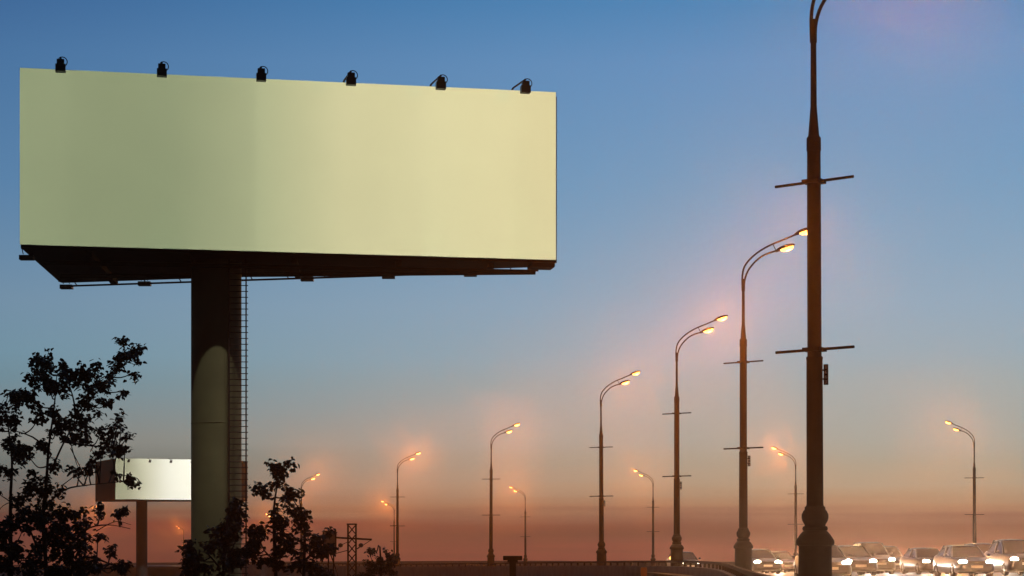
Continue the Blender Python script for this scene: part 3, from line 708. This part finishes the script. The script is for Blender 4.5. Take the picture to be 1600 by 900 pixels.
def car_meshes(h, roof, paint):
    M_ = {}
    M_['body'] = body_mesh(h).mesh('body', paint)
    a, r0, rm, r1, e = cab(h, roof); zb5 = a[1] - .03
    b = MB(); secs = []
    for (y, z, w_) in (r0, rm, r1):
        secs.append([(-w_, y, z - .07), (w_, y, z - .07), (w_ * .98, y, z - .02), (w_ * .8, y, z + .015), (0, y, z + .025), (-w_ * .8, y, z + .015), (-w_ * .98, y, z - .02)])
    loft(b, secs); M_['roof'] = b.mesh('roof', paint)
    for sx in (-1, 1):
        M_['pillar', sx, 0] = MB().tube([(sx * a[2], a[0], zb5), (sx * r0[2] * .97, r0[0], r0[1] - .03)], .04, 6).mesh('pillar', paint)
        M_['pillar', sx, 1] = MB().tube([(sx * e[2], e[0], zb5), (sx * r1[2] * .97, r1[0], r1[1] - .03)], .07, 6).mesh('pillar', paint)
        M_['pillar', sx, 2] = MB().tube([(sx * .80, .36, zb5), (sx * rm[2] * .98, .36, rm[1] - .05)], .035, 6).mesh('pillar', paint)
    b = MB(); quad(b, [(-a[2] * .96, a[0], zb5), (a[2] * .96, a[0], zb5), (r0[2] * .95, r0[0], r0[1] - .03), (-r0[2] * .95, r0[0], r0[1] - .03)]); M_['windshield'] = b.mesh('windshield', GLASS)
    b = MB(); quad(b, [(e[2] * .94, e[0], zb5), (-e[2] * .94, e[0], zb5), (-r1[2] * .94, r1[0], r1[1] - .03), (r1[2] * .94, r1[0], r1[1] - .03)]); M_['rear_window'] = b.mesh('rear_window', GLASS)
    for sx, nm in ((-1, 'side_window'), (1, 'side_window2')):
        b = MB(); quad(b, [(sx * .785, a[0] + .08, zb5), (sx * .785, e[0] - .1, zb5), (sx * r1[2] * .985, r1[0], r1[1] - .05), (sx * r0[2] * .985, r0[0] + .04, r0[1] - .05)]); M_[nm] = b.mesh('side_window', GLASS)
    b = MB(); q_ = [(.02, 0)]
    ring = [(.19, -.10), (.29, -.10), (.32, -.06), (.32, .06), (.29, .10), (.19, .10)]
    vs = []; n = 18
    for r_, x in ring:
        for k in range(n): an = 2 * math.pi * k / n; vs.append((x, r_ * math.cos(an), r_ * math.sin(an)))
    b.add(vs, [(i*n+k, i*n+(k+1) % n, ((i+1) % 6)*n+(k+1) % n, ((i+1) % 6)*n+k) for i in range(6) for k in range(n)], True); M_['wheel'] = b.mesh('wheel', TYRE)
    b = MB()
    for k in range(6):
        an = math.pi * k / 3; b.box((0, .1 * math.cos(an), .1 * math.sin(an)), (.12, .2, .055), Matrix.Rotation(an, 3, 'X'))
    b.tube([(-.09, 0, 0), (.09, 0, 0)], .05, 10); M_['rim'] = b.mesh('rim', RIM)
    zl_ = .2 + .45 * h
    M_['zl'] = zl_
    b = MB(); b.ell((0, 0, 0), (.19, .06, .095), 10, 6); M_['headlight'] = b.mesh('headlight', HEADL)
    b = MB(); b.box((0, 0, 0), (.26, .05, .12)); M_['taillight'] = b.mesh('taillight', TAILL)
    b = MB(); b.ell((0, 0, 0), (.09, .06, .065), 8, 5); M_['mirror'] = b.mesh('mirror', paint)
    b = MB()
    for k in range(4): b.box((0, 0, -.06 + .04 * k), (.7, .03, .016))
    b.box((0, .012, 0), (.74, .02, .17)); M_['grille'] = b.mesh('grille', BLACK)
    b = MB(); b.box((0, 0, 0), (.52, .02, .112)); M_['plate'] = b.mesh('licence_plate', WHITEP)
    b = MB(); b.box((0, 0, 0), (1.2, .04, .10)); M_['intake'] = b.mesh('air_intake', BLACK)
    return M_
def car(name, label, X, d, oncoming, M_, h, group, cat='car'):
    e = 1.0; tx = (xl(d + e) + xr(d + e) - xl(d - e) - xr(d - e)) / 2; ang = math.atan2(-tx, 2 * e)
    t = thing(name, label, cat, (X, d, -drop(d) + .004), ang + (0 if oncoming else math.pi), group)
    for k in ('body', 'roof', 'windshield', 'rear_window'): link(k, M_[k], t)
    for sx in (-1, 1):
        for k in range(3): link('pillar', M_['pillar', sx, k], t)
    link('side_window', M_['side_window'], t); link('side_window', M_['side_window2'], t)
    for sx in (-1, 1):
        for y in (-1.38, 1.32):
            w_ = link('wheel', M_['wheel'], t, (sx * .79, y, .32)); link('rim', M_['rim'], w_, (0, 0, 0))
        link('headlight', M_['headlight'], t, (sx * .60, -2.13, M_['zl'] + .06), (0, 0, R(sx * 14)))
        link('headlamp_beam', BEAM, t, (sx * .60, -2.24, M_['zl'] + .06), (R(-88.5), 0, 0))
        link('taillight', M_['taillight'], t, (sx * .60, 2.17, M_['zl'] + .2), (0, 0, R(-sx * 12)))
        link('mirror', M_['mirror'], t, (sx * .95, -.75, .2 + .7 * h + .1))
    link('grille', M_['grille'], t, (0, -2.235, M_['zl'] + .0)); link('licence_plate', M_['plate'], t, (0, -2.26, M_['zl'] - .16)); link('air_intake', M_['intake'], t, (0, -2.215, .34))
    return t
cm = {}
for nm, colr in (('silver', (.07, .07, .08)), ('black', (.015, .015, .018)), ('red', (.10, .01, .01)), ('white', (.20, .20, .20)), ('blue', (.02, .04, .1))):
    pm_ = mat('paint_' + nm, colr, .28, metal=.2, var=.04, spec=.6)
    for kind, (h, roof) in (('sedan', (1.0, 1.43)), ('suv', (1.22, 1.72))): cm[nm, kind] = (car_meshes(h, roof, pm_), h)
ON = 'oncoming cars with headlights on'; AW = 'cars driving away with red tail lights'
CARS = [(11.7, 131, 1, 'black', 'sedan', 'black car whose headlights glare through the parapet handrail, left of the second post'),
        (14.4, 112, 1, 'silver', 'sedan', 'grey car with headlights on between the two nearest lamp posts'),
        (17.8, 128, 1, 'red', 'sedan', 'dark red car with headlights on, partly hidden left of the nearest lamp post'),
        (12.6, 78, 1, 'silver', 'sedan', 'grey car with headlights on, mostly hidden behind the nearest lamp post'),
        (16.2, 92, 1, 'black', 'sedan', 'black car with headlights on, first one clear right of the nearest post'),
        (19.4, 104, 1, 'white', 'suv', 'white tall car with headlights on, behind the first black car'),
        (23.8, 122, 1, 'silver', 'suv', 'grey tall car with headlights on, farther back behind the white one'),
        (22.6, 105, 1, 'black', 'sedan', 'black car with headlights on in the gap between the two car clusters'),
        (20.2, 86, 1, 'blue', 'sedan', 'dark blue car with headlights on, just left of the lone right-hand post'),
        (26.4, 108, 1, 'blue', 'suv', 'dark blue tall car with headlights on, behind the low blue car'),
        (24.0, 92, 1, 'black', 'suv', 'black tall car with headlights on at the right edge of the picture'),
        (30.2, 132, -1, 'red', 'sedan', 'red car driving away in the far lanes with tail lights on'),
        (29.5, 150, -1, 'white', 'sedan', 'white car driving away in the far lanes, behind the oncoming cars'),
        (34.6, 140, -1, 'black', 'suv', 'black tall car driving away beside the lone right-hand lamp post'),
        (24.0, 168, -1, 'silver', 'sedan', 'small grey car driving away, far back left of the nearest post')]
for X, d, o, nm, kind, lb in CARS:
    M_, h = cm[nm, kind]; car('car', lb, X, d, o > 0, M_, h, ON if o > 0 else AW)

# ------------------------------------------------------------------ haze (evening smog)
b = MB(); b.box((0, 1600, -18), (6400, 3800, 86))
hz_ = b.build('haze', BLACK); tag(hz_, kind='stuff')
m = bpy.data.materials.new('haze_air'); m.use_nodes = True; t = m.node_tree; t.nodes.clear()
pv = t.nodes.new('ShaderNodeVolumePrincipled'); out = t.nodes.new('ShaderNodeOutputMaterial'); t.links.new(pv.outputs[0], out.inputs['Volume'])
pv.inputs['Color'].default_value = (.88, .52, .34, 1); pv.inputs['Density'].default_value = .0005; pv.inputs['Anisotropy'].default_value = .95
hz_.data.materials.clear(); hz_.data.materials.append(m)
